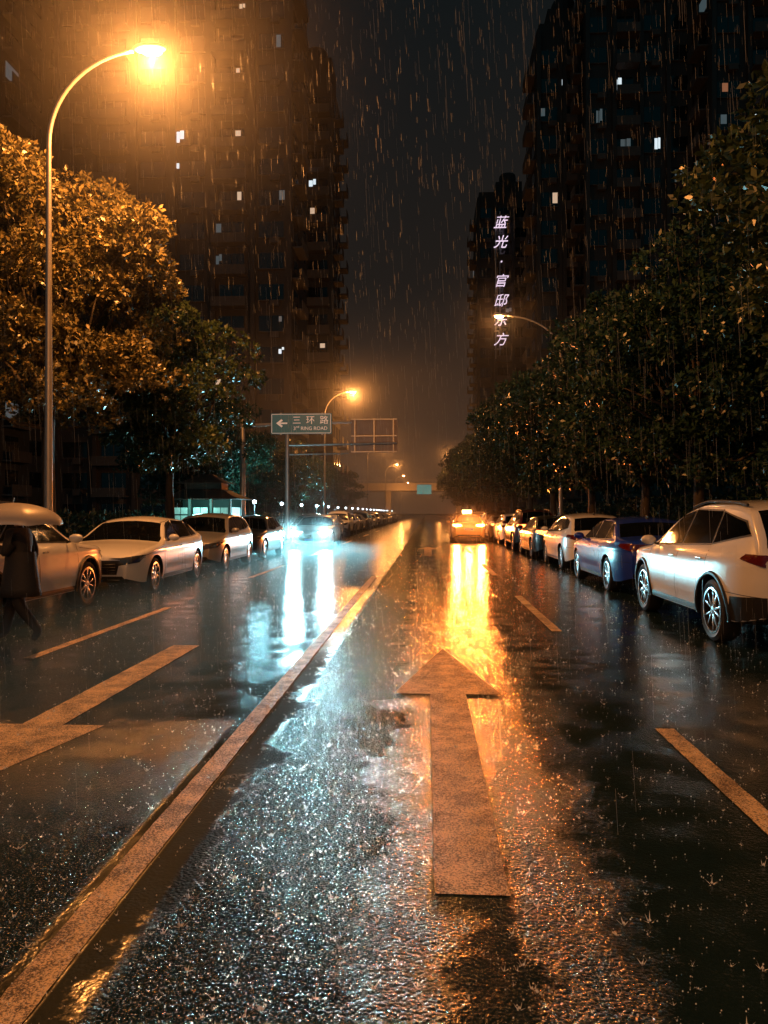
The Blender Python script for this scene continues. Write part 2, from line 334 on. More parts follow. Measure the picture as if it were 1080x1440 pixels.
# ------------------------------------------------------------------ buildings
M_con=mat('tower_concrete',(.030,.025,.022),.8,var=.35,vscale=.2)
M_con2=mat('tower_tile',(.020,.022,.023),.75,var=.35,vscale=.2)
M_slab=mat('balcony_slab',(.050,.044,.040),.75,vscale=.5)
M_win=mat('dark_window',(.006,.008,.010),.15)
M_lw=[mat('window_lit_cool',(.5,.5,.5),.4,emit=(.75,.88,.95),es=.95,var=.2),mat('window_lit_warm',(.5,.5,.5),.4,emit=(1,.68,.45),es=.55),mat('window_lit_dim',(.3,.3,.3),.4,emit=(.5,.75,.85),es=.08),mat('window_lit_orange',(.3,.3,.3),.4,emit=(1,.35,.14),es=.22)]
def tower(x0,x1,y0,y1,h,lit=(),side=1,wallm=M_con,seed=0,bay=3.4,name='apartment_tower'):
    rnd=random.Random(seed); e=empty(name,((x0+x1)/2,y0,0)); ox=(x0+x1)/2
    q=MB(); W=x1-x0;D=y1-y0
    q.box((0,D/2,h/2),(W,D,h)); q.box((0,D/2,h+.5),(W-.6,D-.6,1.0)); q.box((W*.15,D*.5,h+2.2),(4,4,3.0)); 
    q.lathe([(0,h+5.6),(1.2,h+5.5),(1.3,h+5.2),(1.3,h+3.71)],14,0,Matrix.Translation((W*.15,D*.5,0)))
    win=MB(); sl=MB(); nb=max(2,int(W/bay)); bw=W/nb; nf=int(h/3)
    fr=MB()
    lk={}
    for a,c,k_ in lit: lk[(min(nb-1,max(0,int((a-ox+W/2)/bw))),min(nf-1,max(0,int(c/3))))]=(k_,a-ox)
    for i in range(nb):
        cx=-W/2+bw*(i+.5)
        q.box((cx-bw/2+.2,-.25,h/2),(.4,.5,h-.2))
        bal=(i%3==1)
        for f in range(nf):
            z=f*3+1.65; lt=lk.get((i,f)); m=0
            if lt is not None: m=1+lt[0]
            elif rnd.random()<.008: m=3
            if m:
                off=max(-bw*.28,min(bw*.28,lt[1]-cx)) if lt else rnd.uniform(-.4,.4)
                off+=rnd.uniform(-.25,.25)
                win.box((cx,-.02,z),(bw*.62,.05,1.5),0)
                ww=rnd.uniform(.25,.55); hh=rnd.uniform(.35,1.2); zt=z+.72-hh/2-rnd.uniform(0,.2)
                win.box((cx+off-ww/2-.03,-.03,zt),(ww,.07,hh),m)
                if rnd.random()<.6: h2=hh*rnd.uniform(.4,1); win.box((cx+off+ww*.4,-.03,z+.72-h2/2),(ww*.7,.07,h2),m)
            else: win.box((cx,-.03,z),(bw*.62,.07,1.5),0)
            fr.box((cx,-.09,z),(.05,.05,1.5)); fr.box((cx,-.1,z-.8),(bw*.66,.16,.08))
            if bal:
                sl.box((cx,-.85,f*3+.1),(bw*.86,1.2,.14)); sl.box((cx,-1.42,f*3+.55),(bw*.86,.06,.76))
            elif rnd.random()<.6: sl.box((cx+bw*.1,-.35,z-1.15),(.85,.38,.55))
    ns=max(2,int(D/bay)); sw=D/ns; sx=side*W/2
    for i in range(ns):
        cy=sw*(i+.5)
        for f in range(nf):
            z=f*3+1.65; m=0
            if rnd.random()<.008: m=3
            win.box((sx+side*.02,cy,z),(.06,sw*.5,1.4),m)
            if i%2==0: sl.box((sx+side*.5,cy,f*3+.1),(.96,sw*.8,.14)); sl.box((sx+side*.97,cy,f*3+.6),(.06,sw*.8,.86))
    q.obj('walls',[wallm],e); win.obj('windows',[M_win]+M_lw,e); sl.obj('balconies',[M_slab],e); fr.obj('window_frames',[M_slab],e)
    return e
tower(-36,-12.9,70,79,78,[(-23.6,37.5,0),(-23.8,35,0),(-19.2,37.6,0),(-17.8,42.7,1),(-16.8,38,1),(-17.8,31.8,1),(-18.2,29,0),(-20.4,27.2,2),(-20.2,24.5,2),(-17.8,50,1),(-13.5,19.5,2),(-13.9,15,0),(-19.9,12,1),(-13.0,46,2),(-13.5,31.6,2)],1,M_con,1)
tower(-17,-10.3,81,88,49,[(-12.5,38.6,0),(-12.3,33.4,1),(-11.4,19.3,1),(-15,25,2)],1,M_con2,2,2.3)
tower(-60,-37,62,74,66,[(-40,30,2)],1,M_con2,3)
tower(11.6,17,79,87,52.5,[(14.4,47.3,0),(14,33.8,1),(12.3,43,2)],-1,M_con2,4,2.7)
tower(15.6,26,74,78.7,80,[(19,44.1,0),(22.7,37.4,0),(23.8,54.5,3),(19.5,37.6,2),(24.6,33.7,2)],-1,M_con2,5,2.6)
tower(26.2,52,70,84,84,[(27.6,39.5,3),(27.8,36.5,2),(30.4,37,0),(30,51,2)],-1,M_con2,6,3)
eS=tower(7.6,15.4,112,122,49,[(12.5,30,2)],-1,M_con2,7,2.6)
# ------------------------------------------------------------------ text
M_neon=mat('sign_neon',(.7,.7,.8),.4,emit=(.95,.74,.95),es=1.0)
M_txt=mat('sign_letters',(.8,.82,.8),.35,emit=(.7,.9,.9),es=.16)  # weak emission stands in for light returned by reflective letters
def text(s,size,loc,m,parent,name='lettering',rot=(R(90),0,0),ext=.02,shear=0,off=0):
    c=bpy.data.curves.new(name,'FONT'); c.body=s; c.size=size; c.extrude=ext; c.align_x='CENTER'; c.align_y='CENTER'; c.shear=shear; c.offset=off
    t=bpy.data.objects.new(name,c); link(t); bpy.context.view_layer.update()
    dg=bpy.context.evaluated_depsgraph_get(); me=bpy.data.meshes.new_from_object(t.evaluated_get(dg)); bpy.data.objects.remove(t)
    me.materials.clear(); me.materials.append(m)
    o=bpy.data.objects.new(name,me); o.location=loc; o.rotation_euler=rot; return link(o,parent)
e=empty('vertical_building_sign',(10.9,110.6,0))
for i,ch in enumerate('蓝光·官邸东方'):
    text(ch,2.0,(0,0,44.6-i*2.9),M_neon,e,'character_%d'%(i+1),ext=.06,shear=.3)
q=MB(); q.box((0,.35,35.5),(.12,.12,22)); q.box((-.6,.35,35.5),(.12,.12,22)); 
for i in range(8): q.box((-.3,.7,26+i*2.7),(.9,.7,.1))
q.obj('support_frame',[M_metal],e)
M_sign=mat('sign_panel_teal',(.012,.13,.17),.4,var=.1,emit=(.015,.25,.32),es=.10); M_signback=mat('sign_back',(.22,.17,.14),.5,.2,var=.25)  # panel's faint emission imitates lamplight on reflective sheeting
e=empty('traffic_sign',(-7.55,30,0)); q=MB(); q.tube([(0,0,0),(0,0,3),(0,0,5.5)],[.14,.12,.1],12); q.tube([(0,0,5.1),(2.2,0,5.18),(4.5,0,5.22)],[.07,.06,.05],10); q.tube([(0,0,5.25),(0,0,5.35)],[.12,.12],12); q.box((0,0,.12),(.4,.4,.04)); q.obj('mast',[M_metal],e,False)
q=MB(); q.box((2.45,-.12,5.15),(2.5,.04,.84),0,bev=.015); 
for a in (1.6,3.3): q.box((a,-.06,5.15),(.06,.08,.9),1)
q.obj('panel',[M_sign,M_metal],e)
q=MB()
for (c,d) in (((2.45,-.145,5.535),(2.4,.006,.02)),((2.45,-.145,4.765),(2.4,.006,.02)),((1.24,-.145,5.15),(.02,.006,.75)),((3.66,-.145,5.15),(.02,.006,.75))): q.box(c,d)
q.add([(1.42,-.146,5.17),(1.64,-.146,5.0),(1.70,-.146,5.06),(1.60,-.146,5.14),(1.88,-.146,5.14),(1.88,-.146,5.20),(1.60,-.146,5.20),(1.70,-.146,5.28),(1.64,-.146,5.34)],[(0,1,2,3,4,5,6,7,8)])
q.obj('border_and_arrow',[M_txt],e)
text('三  环  路',.36,(2.83,-.15,5.27),M_txt,e,'lettering',ext=.004); text('3ʳᵈ RING ROAD',.2,(2.83,-.15,4.95),M_txt,e,'lettering_small',ext=.004)
e=empty('traffic_sign',(-7.6,40,0)); q=MB(); q.tube([(0,0,0),(0,0,5.9)],[.14,.1],12); q.tube([(0,0,5.2),(6,0,5.3)],[.07,.05],10); q.tube([(0,0,4.7),(3.4,0,4.75)],[.05,.04],8); q.obj('mast',[M_metal],e)
q=MB(); q.box((4.75,.12,5.72),(2.55,.04,1.85),0)
for a in (3.7,4.75,5.8): q.box((a,.06,5.72),(.07,.08,1.85),1)
for a in (4.84,5.7,6.6): q.box((4.75,.03,a),(2.5,.06,.06),1)
q.obj('panel',[M_signback,M_metal],e)
M_ov=mat('overpass_concrete',(.3,.27,.24),.6,vscale=.3)
e=empty('overpass',(0,150,0)); q=MB(); q.box((-8,3,6.6),(44,7,1.0)); q.box((-8,-.6,7.35),(44,.15,.5)); q.box((-8,6.6,7.35),(44,.15,.5))
for x in (-24,-7.9,6.6): q.box((x,3,3.05),(1.1,2.2,6.1),bev=.1)
for i in range(60): q.box((-29.5+i*.73,-.6,7.9),(.06,.06,.6))
q.box((-8,-.6,8.22),(44,.08,.06)); q.obj('deck',[M_ov],e)
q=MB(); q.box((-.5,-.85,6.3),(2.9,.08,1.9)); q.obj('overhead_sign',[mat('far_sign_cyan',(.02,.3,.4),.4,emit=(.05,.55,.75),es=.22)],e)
light('under_deck_lamp','POINT',(-5,-4,5.2),900,SOD,.15,e); light('under_deck_lamp','POINT',(2.5,-4,5.2),400,SOD,.15,e)
M_gl=mat('lamp_globe_white',(.9,.9,.9),.3,emit=(.75,.93,1),es=10)
gq=MB(); gq.tube([(0,0,.1),(0,0,1.9)],[.04,.03],8,0); gq.ell((0,0,2.03),(.09,.09,.09),1,10,8); gme=gq.mesh('garden_lamp',[M_black,M_gl],True)
gl=[]
for i in range(22):
    o=bpy.data.objects.new('garden_lamp',gme); o.location=(-8.0,34+i*6.5,0); link(o); gl.append(o)
for i in (0,3): light('globe_bulb','POINT',(.2,0,2.2),320,COOL,.12,gl[i])
e=empty('kiosk',(-8.3,27.5,.12)); q=MB(); M_kw=mat('kiosk_wall',(.08,.14,.13),.5); M_kl=mat('kiosk_light',(.5,.8,.7),.4,emit=(.35,.85,.75),es=.14,var=.5,vscale=9); M_tile=mat('kiosk_roof_tile',(.1,.06,.05),.5,bump=.6,bscale=14)
q.box((0,0,.5),(2.3,1.6,1.0)); 
for x in (-1.1,-.4,.4,1.1): q.box((x,-.76,1.45),(.08,.08,.9))
q.box((0,.75,1.45),(2.3,.08,.9)); q.obj('walls',[M_kw],e)
q=MB(); 
for x in (-.75,0,.75):
    for zz in (1.18,1.47): q.box((x-.14,-.74,zz),(.25,.03,.24)); q.box((x+.14,-.74,zz),(.25,.03,.24))
q.box((1.12,0,1.35),(.03,1.2,.5)); q.obj('lit_panels',[M_kl],e)
def hip(q,z0,z1,w0,d0,w1,d1,m=0):
    vs=[]
    for k_ in range(5):
        t=k_/4; ww=w0+(w1-w0)*t; dd=d0+(d1-d0)*t; zz=z0+(z1-z0)*t**1.5
        vs+=[(-ww,-dd,zz),(ww,-dd,zz),(ww,dd,zz),(-ww,dd,zz)]
    fs=[]
    for k_ in range(4):
        for j in range(4): fs.append((k_*4+j,k_*4+(j+1)%4,k_*4+4+(j+1)%4,k_*4+4+j))
    fs+=[(3,2,1,0),(16,17,18,19)]; q.add(vs,fs,m)
q=MB(); hip(q,1.9,2.25,1.65,1.25,.8,.55); q.box((0,0,2.38),(1.4,.9,.26)); hip(q,2.5,2.85,1.0,.8,.25,.1); q.obj('roof',[M_tile],e)
light('kiosk_light','POINT',(0,-1.3,1.7),40,(.4,1,.9),.2,e)
# ------------------------------------------------------------------ cars
def pchip(pts):
    x=np.array([p[0] for p in pts],float); y=np.array([p[1] for p in pts],float); h=np.diff(x); d=np.diff(y)/h; m=np.zeros_like(x)
    for i in range(1,len(x)-1):
        if d[i-1]*d[i]>0:
            w1=2*h[i]+h[i-1];w2=h[i]+2*h[i-1]; m[i]=(w1+w2)/(w1/d[i-1]+w2/d[i])
    m[0]=d[0];m[-1]=d[-1]
    def f(t):
        t=min(max(t,x[0]),x[-1]); i=int(min(max(np.searchsorted(x,t)-1,0),len(h)-1)); s=(t-x[i])/h[i]
        return float((1+2*s)*(1-s)**2*y[i]+s*(1-s)**2*h[i]*m[i]+s*s*(3-2*s)*y[i+1]+s*s*(s-1)*h[i]*m[i+1])
    return f
KIND={
'sedan':dict(L=4.7,W=1.83,top=[(-2.35,.60),(-2.32,.70),(-2.2,.78),(-1.6,.91),(-1.02,.985),(-.3,1.345),(-.1,1.40),(.35,1.44),(.9,1.405),(1.25,1.33),(1.85,1.08),(2.2,1.03),(2.32,.98),(2.35,.84)],
   ws=(-1.02,-.3),rw=(1.25,1.83),belt=(.90,.97),S=.2,wy=(-1.45,1.38),wr=.33,tum=.52,
   sw=[[(-.80,.965),(.13,.985),(.10,1.35),(-.22,1.30)],[(.19,.985),(1.02,1.0),(.98,1.325),(.16,1.352)],[(1.07,1.0),(1.50,1.03),(1.22,1.26),(1.03,1.32)]],seam=(-.95,.16,1.08)),
'suv':dict(L=4.6,W=1.87,top=[(-2.3,.74),(-2.26,.88),(-2.1,.96),(-1.5,1.04),(-1.1,1.09),(-.38,1.50),(-.1,1.60),(.4,1.67),(1.1,1.655),(1.7,1.58),(1.98,1.38),(2.2,1.12),(2.27,1.05),(2.3,.86)],
   ws=(-1.1,-.38),rw=(1.74,2.18),belt=(1.0,1.08),S=.27,wy=(-1.38,1.36),wr=.365,tum=.42,
   sw=[[(-.86,1.07),(.13,1.10),(.10,1.53),(-.22,1.47)],[(.19,1.10),(1.10,1.14),(1.02,1.53),(.16,1.545)],[(1.16,1.145),(1.92,1.27),(1.72,1.40),(1.08,1.51)]],seam=(-1.0,.16,1.15)),
'hatch':dict(L=4.3,W=1.78,top=[(-2.15,.62),(-2.12,.74),(-2.0,.83),(-1.5,.95),(-1.1,1.02),(-.4,1.40),(-.15,1.47),(.35,1.51),(1.1,1.48),(1.6,1.40),(1.85,1.20),(2.05,1.02),(2.12,.95),(2.15,.8)],
   ws=(-1.1,-.4),rw=(1.62,2.0),belt=(.93,1.0),S=.21,wy=(-1.3,1.28),wr=.325,tum=.46,
   sw=[[(-.86,.99),(.10,1.01),(.07,1.39),(-.26,1.34)],[(.16,1.01),(.98,1.04),(.94,1.39),(.13,1.40)],[(1.03,1.045),(1.62,1.12),(1.50,1.28),(.99,1.38)]],seam=(-1.0,.13,1.0))}
def make_wheel(r):
    q=MB(); n=36
    A=Matrix.Rotation(R(90),4,'Y')
    ri=r*.72
    q.lathe([(ri,-.01),(ri+.02,0.0),(r-.05,.012),(r-.012,-.01),(r,-.05),(r,-.17),(r-.015,-.205),(ri,-.215)],n,0,A)
    q.lathe([(ri+.004,-.006),(ri-.018,.0),(ri-.03,-.03),(ri-.04,-.12),(.0,-.13)],n,3,A)
    q.lathe([(ri+.006,.002),(ri-.016,.004),(ri-.022,-.02)],n,1,A)
    q.lathe([(0,-.004),(.05,-.008),(.065,-.03),(.065,-.07)],16,2,A)
    for k_ in range(5):
        for da in (-.17,.17):
            a=k_*2*math.pi/5+da*.9; a2=k_*2*math.pi/5+da*1.55
            p0=Vector((-.03,math.cos(a)*.045,math.sin(a)*.045)); p1=Vector((-.014,math.cos(a2)*(ri-.015),math.sin(a2)*(ri-.015)))
            d=(p1-p0); c=(p0+p1)/2; ang=math.atan2(d.z,d.y)
            q.box(c,(.03,d.length,.028),2,rot=Matrix.Rotation(ang,3,'X'),bev=.006)
    return q
def make_car(kind):
    K=KIND[kind]; T=pchip(K['top']); Lh=K['L']/2; Wh=K['W']/2; S0=K['S']; b0,b1=K['belt']; tum=K['tum']
    def w_(y): t=abs(y)/Lh; return Wh*(1-.26*t**8-.02*t*t)
    def belt(y): return b0+(b1-b0)*(y/Lh+1)/2
    def xs(y,z):
        zb=belt(y); bz=min(z,zb); f=1-.055*((bz-.6)/.4)**2
        x=w_(y)*f
        cre=math.exp(-((z-(zb-.12))/.035)**2)*.012-math.exp(-((z-.42)/.06)**2)*.014*(1 if abs(y)<.9 else 0); x+=cre
        if z>zb: u=z-zb; x-= .028*(1-math.exp(-u/.02))+tum*u+.10*u*u
        return x
    def Sb(y): t=abs(y)/Lh; return S0+.10*max(0,(t-.80)/.20)**1.5
    ys=set(np.round(np.linspace(-Lh,Lh,66),4).tolist())|{-Lh+.012,-Lh+.03,Lh-.012,Lh-.03}|set(K['ws'])|set(K['rw'])
    ys=sorted(ys); sec=[]
    ns,na,nt=20,6,8
    for y in ys:
        zt=T(y); r=.085 ; crown=.035+.02*(1-abs(y)/Lh); z1=zt-r-crown; S=Sb(y); row=[(0,S+.02),(xs(y,S)*.8,S+.0)]
        for i in range(ns+1):
            z=S+.03+(z1-S-.03)*i/ns; row.append((xs(y,z),z))
        x1=xs(y,z1)
        for i in range(1,na+1): a=math.pi/2*i/na; row.append((x1-r*1.15+r*1.15*math.cos(a),z1+r*math.sin(a)))
        for i in range(1,nt+1): t=i/nt; row.append(((x1-r*1.15)*(1-t),zt-crown*(1-t)**2))
        sec.append(row)
    nr=len(sec[0]); q=MB(); vs=[]; ring=2*nr-2
    for y,row in zip(ys,sec):
        vs+=[(x,y,z) for x,z in row]+[(-x,y,z) for x,z in row[-2:0:-1]]
    top0=2+ns+1+na
    for j in range(len(ys)-1):
        ym=(ys[j]+ys[j+1])/2
        gl=(K['ws'][0]<ym<K['ws'][1]) or (K['rw'][0]<ym<K['rw'][1])
        for i in range(ring):
            k_=i if i<nr-1 else ring-1-i
            m=1 if (gl and k_>=top0-1) else 0
            if k_<=1 : m=2
            a=j*ring+i;b_=j*ring+(i+1)%ring
            q.f.append((a,b_,b_+ring,a+ring)); q.m.append(m)
    q.v=vs; q.f.append(tuple(range(ring))[::-1]); q.m.append(0); q.f.append(tuple((len(ys)-1)*ring+i for i in range(ring))); q.m.append(0)
    bvh=BVHTree.FromPolygons([Vector(v) for v in vs],q.f)
    me=q.mesh(kind+'_body',[P_white,M_glass,M_well],True)
    bmx=bmesh.new(); bmx.from_mesh(me); bmesh.ops.recalc_face_normals(bmx,faces=bmx.faces); bmx.to_mesh(me); bmx.free()
    ob=bpy.data.objects.new('tmp',me); link(ob)
    cq=MB(); wr=K['wr']
    for wy in K['wy']:
        for s in (-1,1):
            A=Matrix.Translation((s*(Wh-.02),wy,wr))@Matrix.Rotation(R(90),4,'Y'); n=40; Ra=wr+.055
            vs_=[];fs_=[]
            for h_ in (-.28,.28):
                for i in range(n): a=2*math.pi*i/n; vs_.append(A@Vector((Ra*math.cos(a),Ra*math.sin(a),h_)))
            for i in range(n): fs_.append((i,(i+1)%n,n+(i+1)%n,n+i))
            fs_.append(tuple(range(n))[::-1]); fs_.append(tuple(range(n,2*n))); cq.add(vs_,fs_)
    cme=cq.mesh('cut',[M_well]); co=bpy.data.objects.new('cut',cme); link(co)
    md=ob.modifiers.new('b','BOOLEAN'); md.object=co; md.operation='DIFFERENCE'; md.solver='EXACT'
    try: md.material_mode='TRANSFER'
    except Exception: pass
    bpy.context.view_layer.update(); dg=bpy.context.evaluated_depsgraph_get()
    body=bpy.data.meshes.new_from_object(ob.evaluated_get(dg))
    bpy.data.objects.remove(ob); bpy.data.objects.remove(co)
    try: body.set_sharp_from_angle(angle=R(40))
    except Exception: pass
    def drape(q,quad,view,m,nu=8,nv=4,off=.005,mir=True):
        for s in ((1,-1) if mir else (1,)):
            g_=[]
            for j in range(nv+1):
                for i in range(nu+1):
                    u=i/nu;v=j/nv
                    a=[quad[0][k]*(1-u)+quad[1][k]*u for k in (0,1)]; c=[quad[3][k]*(1-u)+quad[2][k]*u for k in (0,1)]
                    p=[a[k]*(1-v)+c[k]*v for k in (0,1)]
                    if view=='side': o,d=Vector((s*4,p[0],p[1])),Vector((-s,0,0))
                    elif view=='front': o,d=Vector((s*p[0],-5,p[1])),Vector((0,1,0))
                    else: o,d=Vector((s*p[0],5,p[1])),Vector((0,-1,0))
                    h,nrm,_,_=bvh.ray_cast(o,d)
                    if h is None or (view!='side' and abs(h.y)<Lh-.75): g_.append(None)
                    else:
                        if nrm.dot(d)>0: nrm=-nrm
                        g_.append(h+nrm*off)
            idx={};vs_=[];fs_=[]
            for n_,p in enumerate(g_):
                if p is not None: idx[n_]=len(vs_); vs_.append(p)
            for j in range(nv):
                for i in range(nu):
                    c=[j*(nu+1)+i,j*(nu+1)+i+1,(j+1)*(nu+1)+i+1,(j+1)*(nu+1)+i]
                    if all(k_ in idx for k_ in c): fs_.append(tuple(idx[k_] for k_ in c))
            q.add(vs_,fs_,m)
    win=MB()
    for s_ in K['sw']:
        cx=sum(p[0] for p in s_)/4; cz=sum(p[1] for p in s_)/4
        big=[(p[0]+(.025 if p[0]>cx else -.025),p[1]+(.018 if p[1]>cz else -.022)) for p in s_]
        drape(win,big,'side',1,12,6,.004); drape(win,s_,'side',0,12,6,.008)
    tr=MB() # 0 black,1 chrome,2 plate
    zS=S0+.06
    for y in K['seam']:
        drape(tr,[(y-.006,zS),(y+.006,zS),(y+.006,belt(y)),(y-.006,belt(y))],'side',0,1,12,.003)
    drape(tr,[(-Lh+.25,T(-Lh+.25)-.12),(K['ws'][0],T(K['ws'][0])-.13),(K['ws'][0],T(K['ws'][0])-.122),(-Lh+.25,T(-Lh+.25)-.112)],'side',0,16,1,.003)
    drape(tr,[(Lh-.55,.62),(Lh-.02,.60),(Lh-.02,.606),(Lh-.55,.626)],'side',0,8,1,.003)
    drape(tr,[(-1.0,S0+.04),(.95,S0+.04),(.95,S0+.11),(-1.0,S0+.11)],'side',0,10,2,.006)
    ff='front'
    zg=K['top'][0][1]
    drape(tr,[(-.48,zg-.2),(.48,zg-.2),(.54,zg+.05),(-.54,zg+.05)],ff,0,12,5,.006,False)
    for i in range(4): zz=zg-.17+i*.05; drape(tr,[(-.46,zz),(.46,zz),(.46,zz+.008),(-.46,zz+.008)],ff,1,12,1,.012,False)
    drape(tr,[(-.06,zg-.12),(.06,zg-.12),(.06,zg-.02),(-.06,zg-.02)],ff,1,3,3,.018,False)
    drape(tr,[(-.64,S0+.11),(.64,S0+.11),(.58,zg-.23),(-.58,zg-.23)],ff,0,12,4,.006,False)
    drape(tr,[(-.22,zg-.30),(.22,zg-.30),(.22,zg-.18),(-.22,zg-.18)],ff,2,2,2,.02,False)
    zr=.74 if kind!='suv' else .82
    drape(tr,[(-.22,zr-.1),(.22,zr-.1),(.22,zr+.02),(-.22,zr+.02)],'back',2,2,2,.012,False)
    bt=S0+(.34 if kind=='suv' else .2)
    drape(tr,[(-.64,S0+.12),(.64,S0+.12),(.64,bt),(-.64,bt)],'back',0,14,3,.006,False)
    if kind=='suv':
        ya=K['wy'][1]+wr+.05
        drape(tr,[(ya,S0+.02),(Lh-.004,S0+.02),(Lh-.004,bt),(ya+.06,bt-.03)],'side',0,14,12,.006)
        yb=K['wy'][0]-wr-.05
        drape(tr,[(-Lh+.004,S0+.02),(yb,S0+.02),(yb-.06,S0+.22),(-Lh+.004,S0+.28)],'side',0,14,12,.006)
    for hy in (K['seam'][1]-.17,K['seam'][2]-.17 if kind!='sedan' else K['seam'][2]-.14):
        zz=belt(hy)-.10
        for s in (-1,1): tr.box((s*(xs(hy,zz)+.018),hy,zz),(.022,.17,.026),1,bev=.008)
    if kind=='suv':
        for s in (-1,1):
            pts=[(s*(xs(y,T(y)-.15)-.075),y,T(y)-.015) for y in np.linspace(-.1,1.55,9)]; tr.tube(pts,.018,6,0,ref=(0,0,1))
        for wy in K['wy']:
            for s in (-1,1):
                pr=[]
                for i in range(21):
                    a=math.pi*(i/20)*1.24-.12*math.pi; Ra=wr+.072; y=wy+Ra*math.cos(a); z=max(wr*1.0+Ra*math.sin(a),S0+.03); pr.append((s*(xs(y,z)),y,z))
                tr.tube(pr,.026,6,0,ref=(1,0,0))
    tr.ell((0,K['rw'][0]-.25,T(K['rw'][0]-.25)+.02),(.02,.09,.05),0,8,6)
    lm=MB()
    hz=zg+.02
    drape(lm,[(.50,hz-.065),(.80,hz-.01),(.86,hz+.12),(.54,hz+.075)],'front',0,14,6,.008)
    drape(lm,[(-Lh+.02,hz-.03),(-Lh+.42,hz+.07),(-Lh+.34,hz+.12),(-Lh+.03,hz+.07)],'side',0,12,4,.008)
    tz=.86 if kind!='suv' else .97
    drape(lm,[(.36,tz-.01),(.66,tz-.05),(.66,tz+.08),(.40,tz+.07)],'back',1,10,4,.008)
    drape(lm,[(Lh-.36,tz+.03),(Lh-.012,tz-.05),(Lh-.02,tz+.08),(Lh-.30,tz+.085)],'side',1,12,4,.008)
    mr=MB()
    my=K['ws'][0]+.35; mz=belt(my)+.09
    for s in (-1,1):
        mr.ell((s*(Wh+.07),my,mz),(.11,.075,.07),0,12,8); mr.tube([(s*(Wh-.07),my+.02,mz-.06),(s*(Wh+.03),my,mz-.03)],.02,6,1)
    wq=MB(); wb=make_wheel(wr)
    for wy in K['wy']:
        for s in (-1,1):
            M_=Matrix.Translation((s*(Wh-.035),wy,wr))@(Matrix.Identity(4) if s>0 else Matrix.Rotation(math.pi,4,'Z'))
            b_=len(wq.v); wq.v+=[tuple(M_@Vector(v)) for v in wb.v]; wq.f+=[tuple(i+b_ for i in f) for f in wb.f]; wq.m+=wb.m
    wme=wq.mesh('wheels',[M_rubber,M_rim,M_rim,M_well]); smooth_by_angle(wme,40)
    return dict(body=body,windows=win.mesh('windows',[M_glass,M_black],True),trim=tr.mesh('trim',[M_black,M_chrome,M_plate]),lamps=lm.mesh('lamps',[M_hl,M_tl],True),mirrors=mr.mesh('mirrors',[P_white,M_black],True),wheels=wme,K=K)
CARS={k_:make_car(k_) for k_ in KIND}
def car(kind,x,y,col,away=False,head=None,tail=None,name='parked_car',rz=0):
    C=CARS[kind]; e=empty(name,(x,y,.0),(math.pi if away else 0)+rz)
    for p in ('body','windows','trim','lamps','mirrors','wheels'):
        o=bpy.data.objects.new(p,C[p]); link(o,e)
        if p in('body','mirrors'): o.material_slots[0].link='OBJECT'; o.material_slots[0].material=col
        if p=='lamps':
            if head: o.material_slots[0].link='OBJECT'; o.material_slots[0].material=head
            if tail: o.material_slots[1].link='OBJECT'; o.material_slots[1].material=tail
    return e
rc=random.Random(9)
car('suv',-6.35,10.25,P_white,away=True)
car('sedan',-6.08,15.25,P_white,rz=.03)
car('hatch',-6.15,20.6,P_silver)
car('sedan',-6.2,25.6,P_black)
car('hatch',-6.2,39.5,P_grey)
kinds=['sedan','hatch','suv']; cols=[P_grey,P_silver,P_black,P_white,P_grey]
y=45
for i in range(17):
    car(kinds[(i*2)%3],-6.1+rc.uniform(-.12,.1),y,cols[(i*3)%5],rz=rc.uniform(-.01,.01)); y+=5.4+rc.uniform(-.2,.4)
eo=car('sedan',-4.95,33.5,P_grey,head=M_hl_on,name='oncoming_car')
for s in (-1,1): light('headlight_beam','SPOT',(s*.66,-2.5,.68),2300,COOL,.09,eo,(R(88.6),0,math.pi),90,.7)
M_veh_halo=mistmat('vehicle_halo_mist',.11,3.0,2.4,.3)  # mist ball added at the vehicle lamps to make them glow
pq=MB(); pq.ell((0,0,0),(3,3,3),0,18,12); veh_halo=pq.mesh('vehicle_halo_mist',[M_veh_halo],True)
for s in (-1,1):
    o=bpy.data.objects.new('vehicle_halo_mist',veh_halo); o.location=(s*.66,-3.0,.7); o.scale=(.5,.6,.5); link(o,eo)
car('suv',4.24,10.25,P_white,away=True)
car('sedan',4.35,15.9,P_blue,away=True)
car('hatch',4.45,21.4,P_white,away=True)
car('sedan',4.4,26.6,P_black,away=True,tail=M_tl_dim)
car('suv',4.4,31.8,P_wine,away=True,tail=M_tl_dim)
y=37
for i in range(14):
    car(kinds[(i*2+1)%3],4.3,y,cols[(i*2+3)%5],away=True,tail=M_tl_dim if i in(1,3,4) else None); y+=5.5
et=car('hatch',2.15,40,P_taxi,away=True,tail=M_tl_on,name='taxi')
q=MB(); q.box((0,.2,1.60),(.5,.16,.16),0,bev=.03); q.obj('roof_sign',[M_amber],et)
for s in (-1,1): light('brake_glow','SPOT',(s*.62,2.35,.9),1500,(1,.22,.035),.09,et,(R(88),0,0),120,.7)
light('plate_glow','SPOT',(0,2.3,1.25),600,(1,.27,.05),.07,et,(R(86),0,0),120,.7)
o=bpy.data.objects.new('vehicle_halo_mist',veh_halo); o.location=(0,3.0,.9); o.scale=(.6,.5,.5); link(o,et)
